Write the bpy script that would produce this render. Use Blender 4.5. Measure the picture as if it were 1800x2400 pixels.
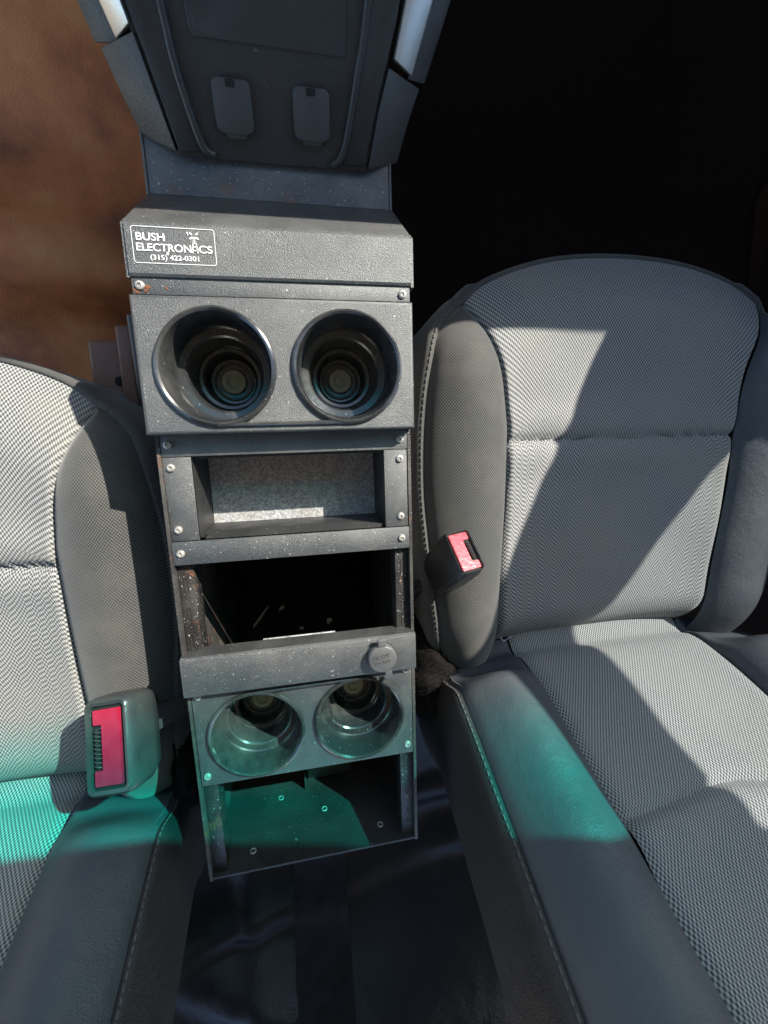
import bpy, bmesh, math, random
from mathutils import Vector, Matrix
random.seed(7)
S = bpy.context.scene
for o in list(bpy.data.objects): bpy.data.objects.remove(o)
COL = S.collection

# ------------------------------------------------------------------ camera
cam = bpy.data.cameras.new('camera')
cam.sensor_fit = 'HORIZONTAL'; cam.sensor_width = 36.0
cam.lens = 36.0*890.49/1659.0
cam.clip_start = 0.01; cam.clip_end = 500
camo = bpy.data.objects.new('camera', cam); COL.objects.link(camo)
_r = Vector((0.982596, -0.029862, 0.183339))          # image right
_d = Vector((-0.060945, -0.984185, 0.166329))         # image down
_f = Vector((0.175472, -0.174608, -0.968876))         # view direction
_m = Matrix((_r, -_d, -_f)).transposed().to_4x4()
_m.translation = Vector((0.130289, 0.002791, 0.395162))
camo.matrix_world = _m
S.camera = camo

# ------------------------------------------------------------------ light
TOSUN = Vector((0.95, 1.0, 1.0)).normalized()
w = bpy.data.worlds.new('World'); S.world = w; w.use_nodes = True
nt = w.node_tree
sky = nt.nodes.new('ShaderNodeTexSky'); sky.sky_type = 'NISHITA'; sky.sun_disc = False
sky.sun_elevation = math.asin(TOSUN.z); sky.sun_rotation = math.atan2(TOSUN.x, TOSUN.y)
bg = nt.nodes['Background']; bg.inputs['Strength'].default_value = 0.15
nt.links.new(sky.outputs['Color'], bg.inputs['Color'])
sl = bpy.data.lights.new('sun', 'SUN'); sl.energy = 4.0; sl.angle = math.radians(0.5); sl.color = (1.0, 0.94, 0.84)
so = bpy.data.objects.new('sun', sl); COL.objects.link(so)
so.rotation_euler = (-TOSUN).to_track_quat('-Z', 'Y').to_euler(); so.location = TOSUN*3
S.view_settings.view_transform = 'Standard'; S.view_settings.look = 'None'
S.view_settings.gamma = 1.0; S.view_settings.exposure = 1.5; S.view_settings.use_curve_mapping = False

# ------------------------------------------------------------------ materials
def mat(name):
    m = bpy.data.materials.new(name); m.use_nodes = True
    return m, m.node_tree, m.node_tree.nodes['Principled BSDF']
def N(t, k, **kw):
    n = t.nodes.new(k)
    for a, b in kw.items():
        if a.startswith('i_'): n.inputs[int(a[2:])].default_value = b
        else: setattr(n, a, b)
    return n
def coords(t, kind='Object', scale=1.0, scl3=None):
    tc = N(t, 'ShaderNodeTexCoord'); mp = N(t, 'ShaderNodeMapping')
    mp.inputs['Scale'].default_value = scl3 or (scale, scale, scale)
    t.links.new(tc.outputs[kind], mp.inputs['Vector']); return mp.outputs['Vector']
def noise(t, vec, scale, detail=4, rough=.55):
    n = N(t, 'ShaderNodeTexNoise'); n.inputs['Scale'].default_value = scale
    n.inputs['Detail'].default_value = detail; n.inputs['Roughness'].default_value = rough
    t.links.new(vec, n.inputs['Vector']); return n.outputs['Fac']
def ramp(t, fac, stops):
    r = N(t, 'ShaderNodeValToRGB'); e = r.color_ramp.elements
    while len(e) < len(stops): e.new(.5)
    for i, (p, c) in enumerate(stops):
        e[i].position = p
        e[i].color = (c, c, c, 1) if isinstance(c, (int, float)) else (*c, 1)
    t.links.new(fac, r.inputs['Fac']); return r.outputs['Color']
def mix(t, fac, a, b):
    n = N(t, 'ShaderNodeMix', data_type='RGBA')
    for sock, v in ((0, fac), (6, a), (7, b)):
        if hasattr(v, 'links'): t.links.new(v, n.inputs[sock])
        elif sock == 0: n.inputs[0].default_value = v
        else: n.inputs[sock].default_value = (*v, 1)
    return n.outputs[2]
def math_n(t, op, a, b=None):
    n = N(t, 'ShaderNodeMath', operation=op)
    for i, v in ((0, a), (1, b)):
        if v is None: continue
        if hasattr(v, 'links'): t.links.new(v, n.inputs[i])
        else: n.inputs[i].default_value = v
    return n.outputs[0]
def bump(t, bs, h, dist, strength=1.0):
    b = N(t, 'ShaderNodeBump'); b.inputs['Distance'].default_value = dist; b.inputs['Strength'].default_value = strength
    t.links.new(h, b.inputs['Height']); t.links.new(b.outputs['Normal'], bs.inputs['Normal'])

def dusty(name, base, rough, grain=900, gdist=.0004, dust=.5, dustcol=(.30, .28, .25), spec=.5, rust=0, speck=.70, gstr=1.0, f0=.42):
    """coated metal or plastic: fine grain, dust film, pale specks and optional rust bloom"""
    m, t, b = mat(name); v = coords(t)
    film = ramp(t, noise(t, v, 14, 5, .65), [(f0, 0.0), (.80, dust)])
    sp = ramp(t, noise(t, v, 420, 2, .6), [(speck, 0.0), (speck+.05, .75)])
    sp2 = ramp(t, noise(t, v, 95, 3, .6), [(.70, 0.0), (.76, .35)])
    c = mix(t, film, base, dustcol)
    c = mix(t, sp, c, (.55, .53, .5)); c = mix(t, sp2, c, dustcol)
    if rust:
        rr = ramp(t, noise(t, v, 34, 6, .7), [(.60-.08*rust, 0.0), (.70, .85)])
        c = mix(t, rr, c, (.22, .085, .035))
    t.links.new(c, b.inputs['Base Color'])
    rg = ramp(t, noise(t, v, 40, 4), [(.3, max(0, rough-.08)), (.75, min(1, rough+.15))])
    t.links.new(rg, b.inputs['Roughness'])
    b.inputs['Specular IOR Level'].default_value = spec
    bump(t, b, noise(t, v, grain, 2, .5), gdist, gstr)
    return m

M = {}
M['coat'] = dusty('powder_coat_black', (.014, .015, .016), .54, 1500, .0006, .22, spec=1.0, rust=0, speck=.69, f0=.46)
_cb = M['coat'].node_tree.nodes['Principled BSDF']; _cb.inputs['Coat Weight'].default_value = 1.0; _cb.inputs['Coat Roughness'].default_value = .48; _cb.inputs['Coat IOR'].default_value = 1.6
M['coat'].node_tree.links.new(_cb.inputs['Normal'].links[0].from_socket, _cb.inputs['Coat Normal'])
M['rail'] = dusty('rail_black', (.014, .013, .013), .4, 700, .0006, .2, rust=.15, speck=.66)
M['plate'] = dusty('dusty_plate', (.075, .082, .092), .5, 900, .0005, .45, rust=.3, speck=.66)  # sky light is put into the paler base; dust and rust lie over it
M['coat_rust'] = dusty('powder_coat_rusty', (.035, .032, .031), .45, 700, .0008, .30, rust=.35)
M['coat_plain'] = dusty('inner_sheet_black', (.020, .020, .021), .45, 900, .0003, .10)
M['cup'] = dusty('moulded_black_plastic', (.022, .023, .025), .20, 300, .00006, .26, dustcol=(.30, .28, .24), speck=.71, spec=.8, f0=.46)
M['cup_floor'] = dusty('dirty_cup_floor', (.34, .29, .20), .6, 500, .0004, .7, dustcol=(.55, .48, .34), f0=.3)
M['dash'] = dusty('soft_dash_plastic', (.030, .031, .033), .36, 650, .0004, .06, speck=.85)
M['dash_cover'] = dusty('outlet_cover_plastic', (.06, .062, .065), .42, 650, .0002, .05, speck=.85)
M['trim'] = dusty('grained_trim_plastic', (.055, .055, .055), .45, 420, .0005, .06, speck=.85)
M['gap'] = dusty('dark_gap', (.006, .006, .007), .8, 500, .0002, .02, speck=.9)
M['cap'] = dusty('grey_rubber_cap', (.07, .07, .076), .42, 500, .0002, .35, speck=.75)
M['belt_plastic'] = dusty('buckle_plastic', (.030, .031, .033), .34, 500, .00025, .12, speck=.8)
M['bracket'] = dusty('brown_bracket', (.17, .075, .05), .45, 500, .0003, .15, speck=.78)

def silver():
    m, t, b = mat('satin_silver_trim'); b.inputs['Base Color'].default_value = (.62, .62, .60, 1)
    b.inputs['Metallic'].default_value = .75; b.inputs['Roughness'].default_value = .36
    bump(t, b, noise(t, coords(t), 900, 2), .0001); return m
M['silver'] = silver()
def screwmat():
    m, t, b = mat('zinc_screw'); v = coords(t, 'Object')
    c = ramp(t, noise(t, v, 600, 4), [(.35, (.62, .60, .56)), (.62, (.40, .37, .33)), (.8, (.25, .15, .09))])
    t.links.new(c, b.inputs['Base Color']); b.inputs['Metallic'].default_value = .55; b.inputs['Roughness'].default_value = .42
    return m
M['screw'] = screwmat()
def galv():
    m, t, b = mat('galvanised_sheet'); v = coords(t)
    vo = N(t, 'ShaderNodeTexVoronoi'); vo.inputs['Scale'].default_value = 520; t.links.new(v, vo.inputs['Vector'])
    g = N(t, 'ShaderNodeSeparateColor'); t.links.new(vo.outputs['Color'], g.inputs[0])
    c = ramp(t, g.outputs[0], [(0, (.26, .26, .27)), (.5, (.40, .40, .41)), (1, (.56, .56, .56))])
    st = ramp(t, noise(t, v, 28, 5, .65), [(.52, 0.0), (.74, .55)])
    c = mix(t, st, c, (.33, .24, .19))
    t.links.new(c, b.inputs['Base Color']); b.inputs['Metallic'].default_value = .25; b.inputs['Roughness'].default_value = .55
    bump(t, b, noise(t, v, 700, 2), .0002); return m
M['galv'] = galv()
def red():
    m, t, b = mat('red_release_plastic'); v = coords(t)
    c = ramp(t, noise(t, v, 90, 4), [(.35, (.46, .008, .032)), (.7, (.52, .02, .05))])
    t.links.new(c, b.inputs['Base Color']); b.inputs['Roughness'].default_value = .28
    bump(t, b, noise(t, v, 260, 2), .0002); return m
M['red'] = red()
def plain(name, col, rough=.6, metal=0):
    m, t, b = mat(name); v = coords(t)
    c = ramp(t, noise(t, v, 200, 3), [(.3, tuple(x*.8 for x in col)), (.7, col)])
    t.links.new(c, b.inputs['Base Color']); b.inputs['Roughness'].default_value = rough; b.inputs['Metallic'].default_value = metal
    return m
M['print'] = plain('white_print', (.80, .80, .78), .5)
M['thread'] = plain('grey_thread', (.10, .10, .098), .8)
M['spring'] = plain('spring_steel', (.10, .09, .09), .4, .6)
M['headliner'] = plain('pale_headliner', (.66, .65, .63), .9)
M['tan'] = plain('dry_tan_ground', (.34, .22, .11), .9)
M['paper'] = plain('paper_scrap', (.6, .57, .5), .8)
M['lint'] = plain('lilac_lint', (.5, .35, .5), .9)

def weave(name, light, dark, px, py, bd, dustc, dustamt, thr=(.40, .60), rough=.8, sheen=.15):
    """staggered dashes in metre UVs: the open knit of the seat inserts"""
    m, t, b = mat(name)
    uv = N(t, 'ShaderNodeTexCoord'); sp = N(t, 'ShaderNodeSeparateXYZ')
    wob = N(t, 'ShaderNodeTexNoise'); wob.inputs['Scale'].default_value = 90; wob.inputs['Detail'].default_value = 2
    t.links.new(uv.outputs['UV'], wob.inputs['Vector'])
    va = N(t, 'ShaderNodeVectorMath', operation='SCALE'); va.inputs['Scale'].default_value = .00015
    t.links.new(wob.outputs['Color'], va.inputs[0])
    ad = N(t, 'ShaderNodeVectorMath', operation='ADD'); t.links.new(uv.outputs['UV'], ad.inputs[0]); t.links.new(va.outputs[0], ad.inputs[1])
    t.links.new(ad.outputs[0], sp.inputs[0])
    cx = math_n(t, 'COSINE', math_n(t, 'MULTIPLY', sp.outputs[0], 2*math.pi/px))
    cy = math_n(t, 'COSINE', math_n(t, 'MULTIPLY', sp.outputs[1], math.pi/py))
    h = math_n(t, 'ADD', math_n(t, 'MULTIPLY', math_n(t, 'MULTIPLY', cx, cy), .5), .5)
    msk = ramp(t, h, [(thr[0], 0.0), (thr[1], 1.0)])
    v = coords(t)
    tone = ramp(t, noise(t, v, 700, 2), [(.3, .72), (.7, 1.0)])
    lt = N(t, 'ShaderNodeMix', data_type='RGBA', blend_type='MULTIPLY'); lt.inputs[0].default_value = 1
    lt.inputs[6].default_value = (*light, 1); t.links.new(tone, lt.inputs[7])
    c = mix(t, msk, dark, lt.outputs[2])
    df = ramp(t, noise(t, v, 9, 6, .65), [(.45, 0.0), (.75, dustamt)])
    c = mix(t, df, c, dustc)
    t.links.new(c, b.inputs['Base Color']); b.inputs['Roughness'].default_value = rough
    b.inputs['Sheen Weight'].default_value = sheen; b.inputs['Specular IOR Level'].default_value = .25
    bump(t, b, h, bd, .25); return m
M['knit'] = weave('open_knit_fabric', (.40, .395, .385), (.045, .048, .055), .0037, .0027, .0007, (.27, .25, .20), .35, thr=(.26, .74))
M['cloth'] = weave('fine_bolster_cloth', (.105, .103, .100), (.020, .0195, .0195), .0029, .0019, .0005, (.14, .13, .11), .45, thr=(.35, .65), sheen=.25)
def leather(name, col, rough, dustamt=.2):
    m, t, b = mat(name); v = coords(t)
    vo = N(t, 'ShaderNodeTexVoronoi'); vo.inputs['Scale'].default_value = 850; t.links.new(v, vo.inputs['Vector'])
    df = ramp(t, noise(t, v, 11, 5, .6), [(.4, 0.0), (.8, dustamt)])
    c = mix(t, df, col, (.20, .19, .18)); t.links.new(c, b.inputs['Base Color'])
    b.inputs['Roughness'].default_value = rough; b.inputs['Specular IOR Level'].default_value = .4
    hh = math_n(t, 'ADD', math_n(t, 'MULTIPLY', vo.outputs['Distance'], .12), noise(t, v, 26, 4, .6))
    bump(t, b, hh, .003, .7); return m
M['leather'] = leather('dark_vinyl', (.050, .056, .066), .5)
M['vinyl_black'] = leather('glossy_black_vinyl', (.013, .014, .016), .25, .05)
def carpet(name, col, col2):
    m, t, b = mat(name); v = coords(t)
    c = ramp(t, noise(t, v, 900, 3, .7), [(.35, col), (.62, col2), (.8, tuple(min(1, x*2.2) for x in col2))])
    t.links.new(c, b.inputs['Base Color']); b.inputs['Roughness'].default_value = .95; b.inputs['Specular IOR Level'].default_value = .1
    bump(t, b, noise(t, v, 700, 4, .7), .003); return m
M['carpet'] = carpet('charcoal_carpet', (.006, .0055, .0055), (.018, .0155, .015))
M['leather_dark'] = leather('brown_black_vinyl', (.020, .017, .018), .55, .05)  # darker copy of the vinyl, shade of the backrest side put into its colour
M['floor_dark'] = carpet('black_floor_carpet', (.012, .010, .010), (.040, .022, .017))
def glowfloor():
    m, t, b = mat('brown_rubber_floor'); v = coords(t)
    c = ramp(t, noise(t, v, 7, 5, .6), [(.30, (.16, .035, .012)), (.50, (.55, .165, .045)), (.70, (.72, .28, .09))])  # orange glow of the footwell is put into the floor colour
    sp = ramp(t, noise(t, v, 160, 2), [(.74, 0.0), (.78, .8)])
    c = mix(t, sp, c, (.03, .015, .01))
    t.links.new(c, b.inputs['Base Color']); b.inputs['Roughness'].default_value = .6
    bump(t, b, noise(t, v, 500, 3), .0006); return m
M['brown_floor'] = glowfloor()
def glassmat():
    m, t, b = mat('shaded_windscreen_glass'); t.nodes.remove(b)
    uv = N(t, 'ShaderNodeTexCoord'); sp = N(t, 'ShaderNodeSeparateXYZ'); t.links.new(uv.outputs['UV'], sp.inputs[0])
    c = ramp(t, sp.outputs[1], [(0, (.95, .97, .96)), (.70, (.95, .97, .96)), (.80, (.25, .92, .86)), (.88, (.0, .90, .78)), (1.0, (.0, .84, .73))])
    tr = N(t, 'ShaderNodeBsdfTransparent'); t.links.new(c, tr.inputs['Color'])
    gl = N(t, 'ShaderNodeBsdfGlossy'); gl.inputs['Roughness'].default_value = .02
    mx = N(t, 'ShaderNodeMixShader'); mx.inputs[0].default_value = .04
    t.links.new(tr.outputs[0], mx.inputs[1]); t.links.new(gl.outputs[0], mx.inputs[2])
    t.links.new(mx.outputs[0], t.nodes['Material Output'].inputs['Surface']); return m
M['glass'] = glassmat()
def sideglass():
    m, t, b = mat('tinted_side_glass'); t.nodes.remove(b)
    tr = N(t, 'ShaderNodeBsdfTransparent'); tr.inputs['Color'].default_value = (.82, .85, .86, 1)
    gl = N(t, 'ShaderNodeBsdfGlossy'); gl.inputs['Roughness'].default_value = .02
    mx = N(t, 'ShaderNodeMixShader'); mx.inputs[0].default_value = .04
    t.links.new(tr.outputs[0], mx.inputs[1]); t.links.new(gl.outputs[0], mx.inputs[2])
    t.links.new(mx.outputs[0], t.nodes['Material Output'].inputs['Surface']); return m
M['side_glass'] = sideglass()

# ------------------------------------------------------------------ builders
def link(name, me, material, parent=None):
    o = bpy.data.objects.new(name, me); COL.objects.link(o)
    if material is not None and not me.materials: me.materials.append(M[material] if isinstance(material, str) else material)
    if parent is not None: o.parent = parent
    return o
def finish(me, angle=35):
    for p in me.polygons: p.use_smooth = True
    me.set_sharp_from_angle(angle=math.radians(angle))
def obj(name, verts, faces, material, parent=None, uv=None, angle=35, flip=False):
    me = bpy.data.meshes.new(name)
    if flip: faces = [f[::-1] for f in faces]
    me.from_pydata([tuple(v) for v in verts], [], faces); me.update()
    if uv:
        l = me.uv_layers.new(name='UVMap')
        for lp in me.loops: l.data[lp.index].uv = uv[lp.vertex_index]
    finish(me, angle); return link(name, me, material, parent)
def bmobj(name, bm, material, parent=None, angle=35):
    bmesh.ops.recalc_face_normals(bm, faces=bm.faces)
    me = bpy.data.meshes.new(name); bm.to_mesh(me); bm.free(); finish(me, angle)
    return link(name, me, material, parent)
def addbox(bm, x0, x1, y0, y1, z0, z1, bev=0, seg=2, mtx=None):
    vs = [bm.verts.new((x, y, z)) for z in (z0, z1) for y in (y0, y1) for x in (x0, x1)]
    fs = [bm.faces.new([vs[i] for i in f]) for f in ((0,2,3,1),(4,5,7,6),(0,1,5,4),(2,6,7,3),(0,4,6,2),(1,3,7,5))]
    if bev:
        ed = list({e for f in fs for e in f.edges})
        r = bmesh.ops.bevel(bm, geom=ed, offset=bev, segments=seg, affect='EDGES', profile=.5)
        vs = list({v for v in r['verts']} | {v for v in vs if v.is_valid})
    if mtx is not None:
        bmesh.ops.transform(bm, matrix=mtx, verts=[v for v in vs if v.is_valid])
def box(name, x0, x1, y0, y1, z0, z1, material, parent=None, bev=.001, mtx=None, seg=2):
    bm = bmesh.new(); addbox(bm, x0, x1, y0, y1, z0, z1, bev, seg, mtx)
    return bmobj(name, bm, material, parent)
def poly_prism(bm, pts, ax, a0, a1):
    """extrude a 2D outline along axis ax ('x','y','z')"""
    def P(p, a): return {'x': (a, p[0], p[1]), 'y': (p[0], a, p[1]), 'z': (p[0], p[1], a)}[ax]
    lo = [bm.verts.new(P(p, a0)) for p in pts]; hi = [bm.verts.new(P(p, a1)) for p in pts]
    n = len(pts); bm.faces.new(lo[::-1]); bm.faces.new(hi)
    for i in range(n): bm.faces.new((lo[i], lo[(i+1) % n], hi[(i+1) % n], hi[i]))
def lathe(name, prof, cx, cy, z, material, parent, n=64, angle=50):
    vs, fs = [], []
    for r, h in prof:
        for k in range(n):
            a = 2*math.pi*k/n; vs.append((cx+r*math.cos(a), cy+r*math.sin(a), z+h))
    for j in range(len(prof)-1):
        for k in range(n): fs.append((j*n+k, (j+1)*n+k, (j+1)*n+(k+1) % n, j*n+(k+1) % n))
    if prof[-1][0] > 1e-6 : fs.append(tuple((len(prof)-1)*n+k for k in range(n)))
    o = obj(name, vs, fs, material, parent, angle=angle); 
    bm = bmesh.new(); bm.from_mesh(o.data); bmesh.ops.remove_doubles(bm, verts=bm.verts, dist=1e-6)
    bm.to_mesh(o.data); bm.free(); finish(o.data, angle); return o
def tube(name, pts, r, material, parent=None, n=10, closed=False):
    vs, fs = [], []; P = [Vector(p) for p in pts]; m = len(P)
    for i in range(m):
        d = (P[(i+1) % m if closed else min(i+1, m-1)]-P[(i-1) % m if closed else max(i-1, 0)]).normalized()
        a = d.orthogonal() if abs(d.z) > .95 else d.cross(Vector((0, 0, 1))); a.normalize(); b = d.cross(a)
        for k in range(n):
            t = 2*math.pi*k/n; vs.append(P[i]+r*(math.cos(t)*a+math.sin(t)*b))
    for i in range(m if closed else m-1):
        for k in range(n):
            j = (i+1) % m; fs.append((i*n+k, i*n+(k+1) % n, j*n+(k+1) % n, j*n+k))
    if not closed: fs.append(tuple(range(n))[::-1]); fs.append(tuple((m-1)*n+k for k in range(n)))
    return obj(name, vs, fs, material, parent)
def empty(name, loc=(0, 0, 0)):
    o = bpy.data.objects.new(name, None); COL.objects.link(o); o.empty_display_size = .02; return o
def tag(o, label=None, cat=None, group=None, kind=None):
    if label: o['label'] = label
    if cat: o['category'] = cat
    if group: o['group'] = group
    if kind: o['kind'] = kind
    return o
def catmull(pts, n):
    P = [Vector(p) for p in pts]; P = [2*P[0]-P[1]]+P+[2*P[-1]-P[-2]]; out = []
    seg = len(P)-3
    for i in range(n):
        u = i/(n-1)*seg; k = min(int(u), seg-1); t = u-k; a, b, c, d = P[k:k+4]
        out.append(.5*((2*b)+(c-a)*t+(2*a-5*b+4*c-d)*t*t+(3*b-a-3*c+d)*t**3))
    return out
def interp(tab, x):
    """piecewise smooth table lookup, tab sorted by key"""
    if x <= tab[0][0]: return tab[0][1]
    for (a, p), (b, q) in zip(tab, tab[1:]):
        if x <= b: return p+(q-p)*(x-a)/(b-a)
    return tab[-1][1]
def text(name, body, x, y, z, size, material, parent, bold=0, rz=0, wid=None, ext=.0001, sx=1):
    c = bpy.data.curves.new(name, 'FONT'); c.body = body; c.size = size; c.offset = bold; c.extrude = ext
    o = bpy.data.objects.new(name, c); COL.objects.link(o)
    dg = bpy.context.evaluated_depsgraph_get(); me = bpy.data.meshes.new_from_object(o.evaluated_get(dg))
    bpy.data.objects.remove(o); me.name = name
    xs = [v.co.x for v in me.vertices]
    if wid: sx = wid/(max(xs)-min(xs)); x -= min(xs)*sx
    me.transform(Matrix.Translation((x, y, z)) @ Matrix.Rotation(rz, 4, 'Z') @ Matrix.Diagonal((sx, 1, 1, 1)))
    me.materials.clear(); return link(name, me, material, parent)

# ------------------------------------------------------------------ car shell (mostly above the frame: it shapes the light)
ZR = .70
floor_o = box('floor', -1.0, 1.25, -1.9, 1.0, -.445, -.425, 'floor_dark', None, .0)
tag(floor_o, kind='structure')
gr = box('ground', -30, 30, -30, 30, -.80, -.75, 'tan', None, 0); tag(gr, kind='structure')  # unseen ground, added in tan for its warm bounce light

body = empty('car_body'); tag(body, 'car cabin roof, pillars and windscreen over the two front seats', 'car body')
HEAD = [(-.72, .222), (-.50, .27), (-.2, .308), (.115, .322), (.43, .318), (.62, .308), (.80, .26), (.88, .228), (.95, .222)]
COWL = [(-.72, .57), (-.50, .59), (-.2, .59), (.115, .59), (.43, .59), (.62, .59), (.80, .59), (.88, .59), (.927, .59)]
vs, uvs, fs = [], [], []
for (hx, hy), (qx, qy) in zip(HEAD, COWL):
    for k in range(9):
        t = k/8; bow = .03*math.sin(math.pi*t)
        vs.append((qx+(hx-qx)*t, qy+(hy-qy)*t+bow, .35+(ZR+.012-.35)*t+bow)); uvs.append((hx, t))
for i in range(len(HEAD)-1):
    for k in range(8): a = i*9+k; fs.append((a, a+9, a+10, a+1))
ws = obj('windscreen', vs, fs, 'glass', body, uvs)
bm = bmesh.new()
poly_prism(bm, [*HEAD, (1.07, .20), (1.07, -1.1), (-.84, -1.1), (-.84, .19)], 'z', ZR, ZR+.025); bmobj('roof', bm, 'headliner', body)
def pillar(inner, outer):
    vs = [(*p,) for p in inner]+[(*p,) for p in outer]; n = len(inner)
    fs = [(i, i+1, n+i+1, n+i) for i in range(n-1)]
    o = obj('pillar', vs, fs, 'headliner', body); md = o.modifiers.new('solid', 'SOLIDIFY'); md.thickness = .03; md.offset = 1
pillar([(.915, .60, .05), (.927, .591, .35), (.985, .45, .60), (1.0, .408, .665), (.949, .232, .705)], [(1.085, .395, .05), (1.093, .401, .35), (1.165, .424, .60), (1.126, .317, .682), (1.07, .205, .705)])
pillar([(-.72, .57, .05), (-.73, .56, .35), (-.74, .44, .58), (-.72, .222, .705)], [(-.86, .40, .05), (-.88, .42, .35), (-.90, .38, .58), (-.84, .19, .705)])
vs = [(1.075, -.90, .22), (1.075, .50, .27), (1.075, .42, .60), (1.075, .25, .705), (1.075, -.75, .705)]
sw = obj('side_window', vs, [(0, 1, 2, 3, 4)], 'side_glass', body); md = sw.modifiers.new('solid', 'SOLIDIFY'); md.thickness = .004
dash = empty('dashboard'); tag(dash, 'dark dashboard spanning above both footwells', 'dashboard')
bm = bmesh.new(); poly_prism(bm, [(.59, .345), (1.1, .36), (1.1, -.2), (.72, .0), (.52, .14), (.50, .26), (.54, .335)], 'x', -.72, .98)
bmobj('pad', bm, 'dash', dash)
def door(x0, x1, top, m, label):
    bm = bmesh.new(); poly_prism(bm, [(-.75, -.424), *top, (.95, -.424)], 'x', x0, x1)
    tag(bmobj('door_panel', bm, m), label, 'door panel')
door(1.02, 1.08, [(-.75, .20), (.20, .22), (.325, .272), (.40, .36), (.95, .38)], 'floor_dark', 'black inner panel of the door on the dark footwell side')

# floor coverings
def sheet(name, x0, x1, nx, prof, material, fz, parent=None):
    vs, fs = [], []; n = len(prof)
    for i in range(nx+1):
        x = x0+(x1-x0)*i/nx
        for (y, z) in prof: vs.append((x, y, z+fz(x, y)))
    for i in range(nx):
        for k in range(n-1): a = i*n+k; fs.append((a, a+n, a+n+1, a+1))
    o = obj(name, vs, fs, material, parent, angle=80)
    md = o.modifiers.new('solid', 'SOLIDIFY'); md.thickness = .006; md.offset = -1
    return o
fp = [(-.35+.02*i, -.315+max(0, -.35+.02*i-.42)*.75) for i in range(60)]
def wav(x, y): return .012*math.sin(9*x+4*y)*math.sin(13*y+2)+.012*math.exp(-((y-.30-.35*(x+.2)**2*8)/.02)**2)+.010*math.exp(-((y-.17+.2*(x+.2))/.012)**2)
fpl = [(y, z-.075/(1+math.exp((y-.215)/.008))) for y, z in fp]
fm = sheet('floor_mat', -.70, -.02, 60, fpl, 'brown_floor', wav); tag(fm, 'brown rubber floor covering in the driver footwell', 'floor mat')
fm2 = sheet('floor_mat', .25, .98, 30, fp, 'floor_dark', lambda x, y: .004*math.sin(8*x+5*y)); tag(fm2, 'black carpet floor covering in the dark passenger footwell', 'floor mat')

# rear floor cover behind the console: black vinyl with folds
rp = [(-.50-.012*i, -.30+.22*(1/(1+math.exp(-(-( -.50-.012*i)-.86)/.05)))) for i in range(75)]
def folds(x, y):
    g = 0
    for (yc, sl, wd, a) in ((-.80, .10, .018, .020), (-.90, -.22, .022, .024), (-1.0, .05, .02, .018), (-1.12, .0, .03, .02), (-.70, .05, .02, .01)):
        g += a*math.exp(-((y-yc-sl*(x-.1))/wd)**2)*(.6+.4*math.sin(9*x+yc*20))
    return 1.9*g+.014*math.sin(14*x)*math.sin(7*y)+.010*math.exp(-((x-.02+.3*(y+.9))/.02)**2)
rc = sheet('rear_floor_cover', -.55, .8, 90, rp, 'vinyl_black', folds)
tag(rc, 'wrinkled glossy black vinyl cover behind the console', 'floor cover')
vs, fs = [], []
for i, (y, z) in enumerate(rp):
    xs = .066+(-.50-y)*-.015; zz = z+max(folds(xs+.01*q, y) for q in range(10))+.016
    vs += [(xs, y, zz), (xs+.092, y, zz+.002), (xs, y, zz-.03), (xs+.092, y, zz-.03)]
    if i: a = 4*i; fs += [(a-4, a-3, a+1, a), (a-2, a-4, a, a+2), (a-3, a-1, a+3, a+1)]
st = obj('floor_strip', vs, fs, 'gap', None, flip=True); tag(st, 'flat black strip laid over the wrinkled vinyl', 'strip')

# ------------------------------------------------------------------ equipment console
con = empty('equipment_console'); tag(con, 'black metal equipment console with four cup holders between the seats', 'console')
XL, XR = .004, .227
for x0, x1 in ((XL-.003, XL), (XR, XR+.003)):
    bm = bmesh.new(); poly_prism(bm, [(-.457, .0005), (.135, .0005), (.175, .0), (.228, -.058), (.34, -.062), (.34, -.42), (-.457, -.42)], 'x', x0, x1)
    bmobj('side_panel', bm, 'coat_rust', con)
# frame strips on the face, each one sheet
def strip(name, x0, x1, y0, y1, z=0, th=.003, m='coat', bev=.0006): return box(name, x0, x1, y0, y1, z-th, z, m, con, bev)
strip('frame_strip', XL-.0005, XR+.0008, .1208, .1345, .0163)
strip('frame_strip', XL+.0003, XR-.0003, -.0075, .0115, 0)
strip('frame_strip', XL+.0003, .0285, -.084, -.0078, -.0006)
strip('frame_strip', .2035, XR-.0003, -.084, -.0078, -.0006)
strip('cross_bar', XL+.0003, XR-.0003, -.1065, -.0845, .0012)
# radio pocket
for xw in (.0265, .2035): box('pocket_wall', xw, xw+.002, -.083, -.008, -.064, -.0008, 'coat_plain', con, 0)
box('pocket_wall', .0287, .2033, -.0098, -.0080, -.064, -.0035, 'coat_plain', con, 0)
bm = bmesh.new(); poly_prism(bm, [(.0330, -.0838), (.2000, -.0838), (.1975, -.0800), (.170, -.0765), (.0360, -.0765)], 'z', -.0040, -.0022)
bmobj('pocket_flap', bm, 'coat_plain', con)
box('pocket_wall', .0287, .2033, -.0825, -.0805, -.064, -.0045, 'coat_plain', con, 0)
box('pocket_back', .0290, .2030, -.0803, -.0100, -.0665, -.0630, 'galv', con, 0)
for x, y, z in ((.0289, -.055, -.03), (.0289, -.030, -.03)):
    pass

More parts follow.
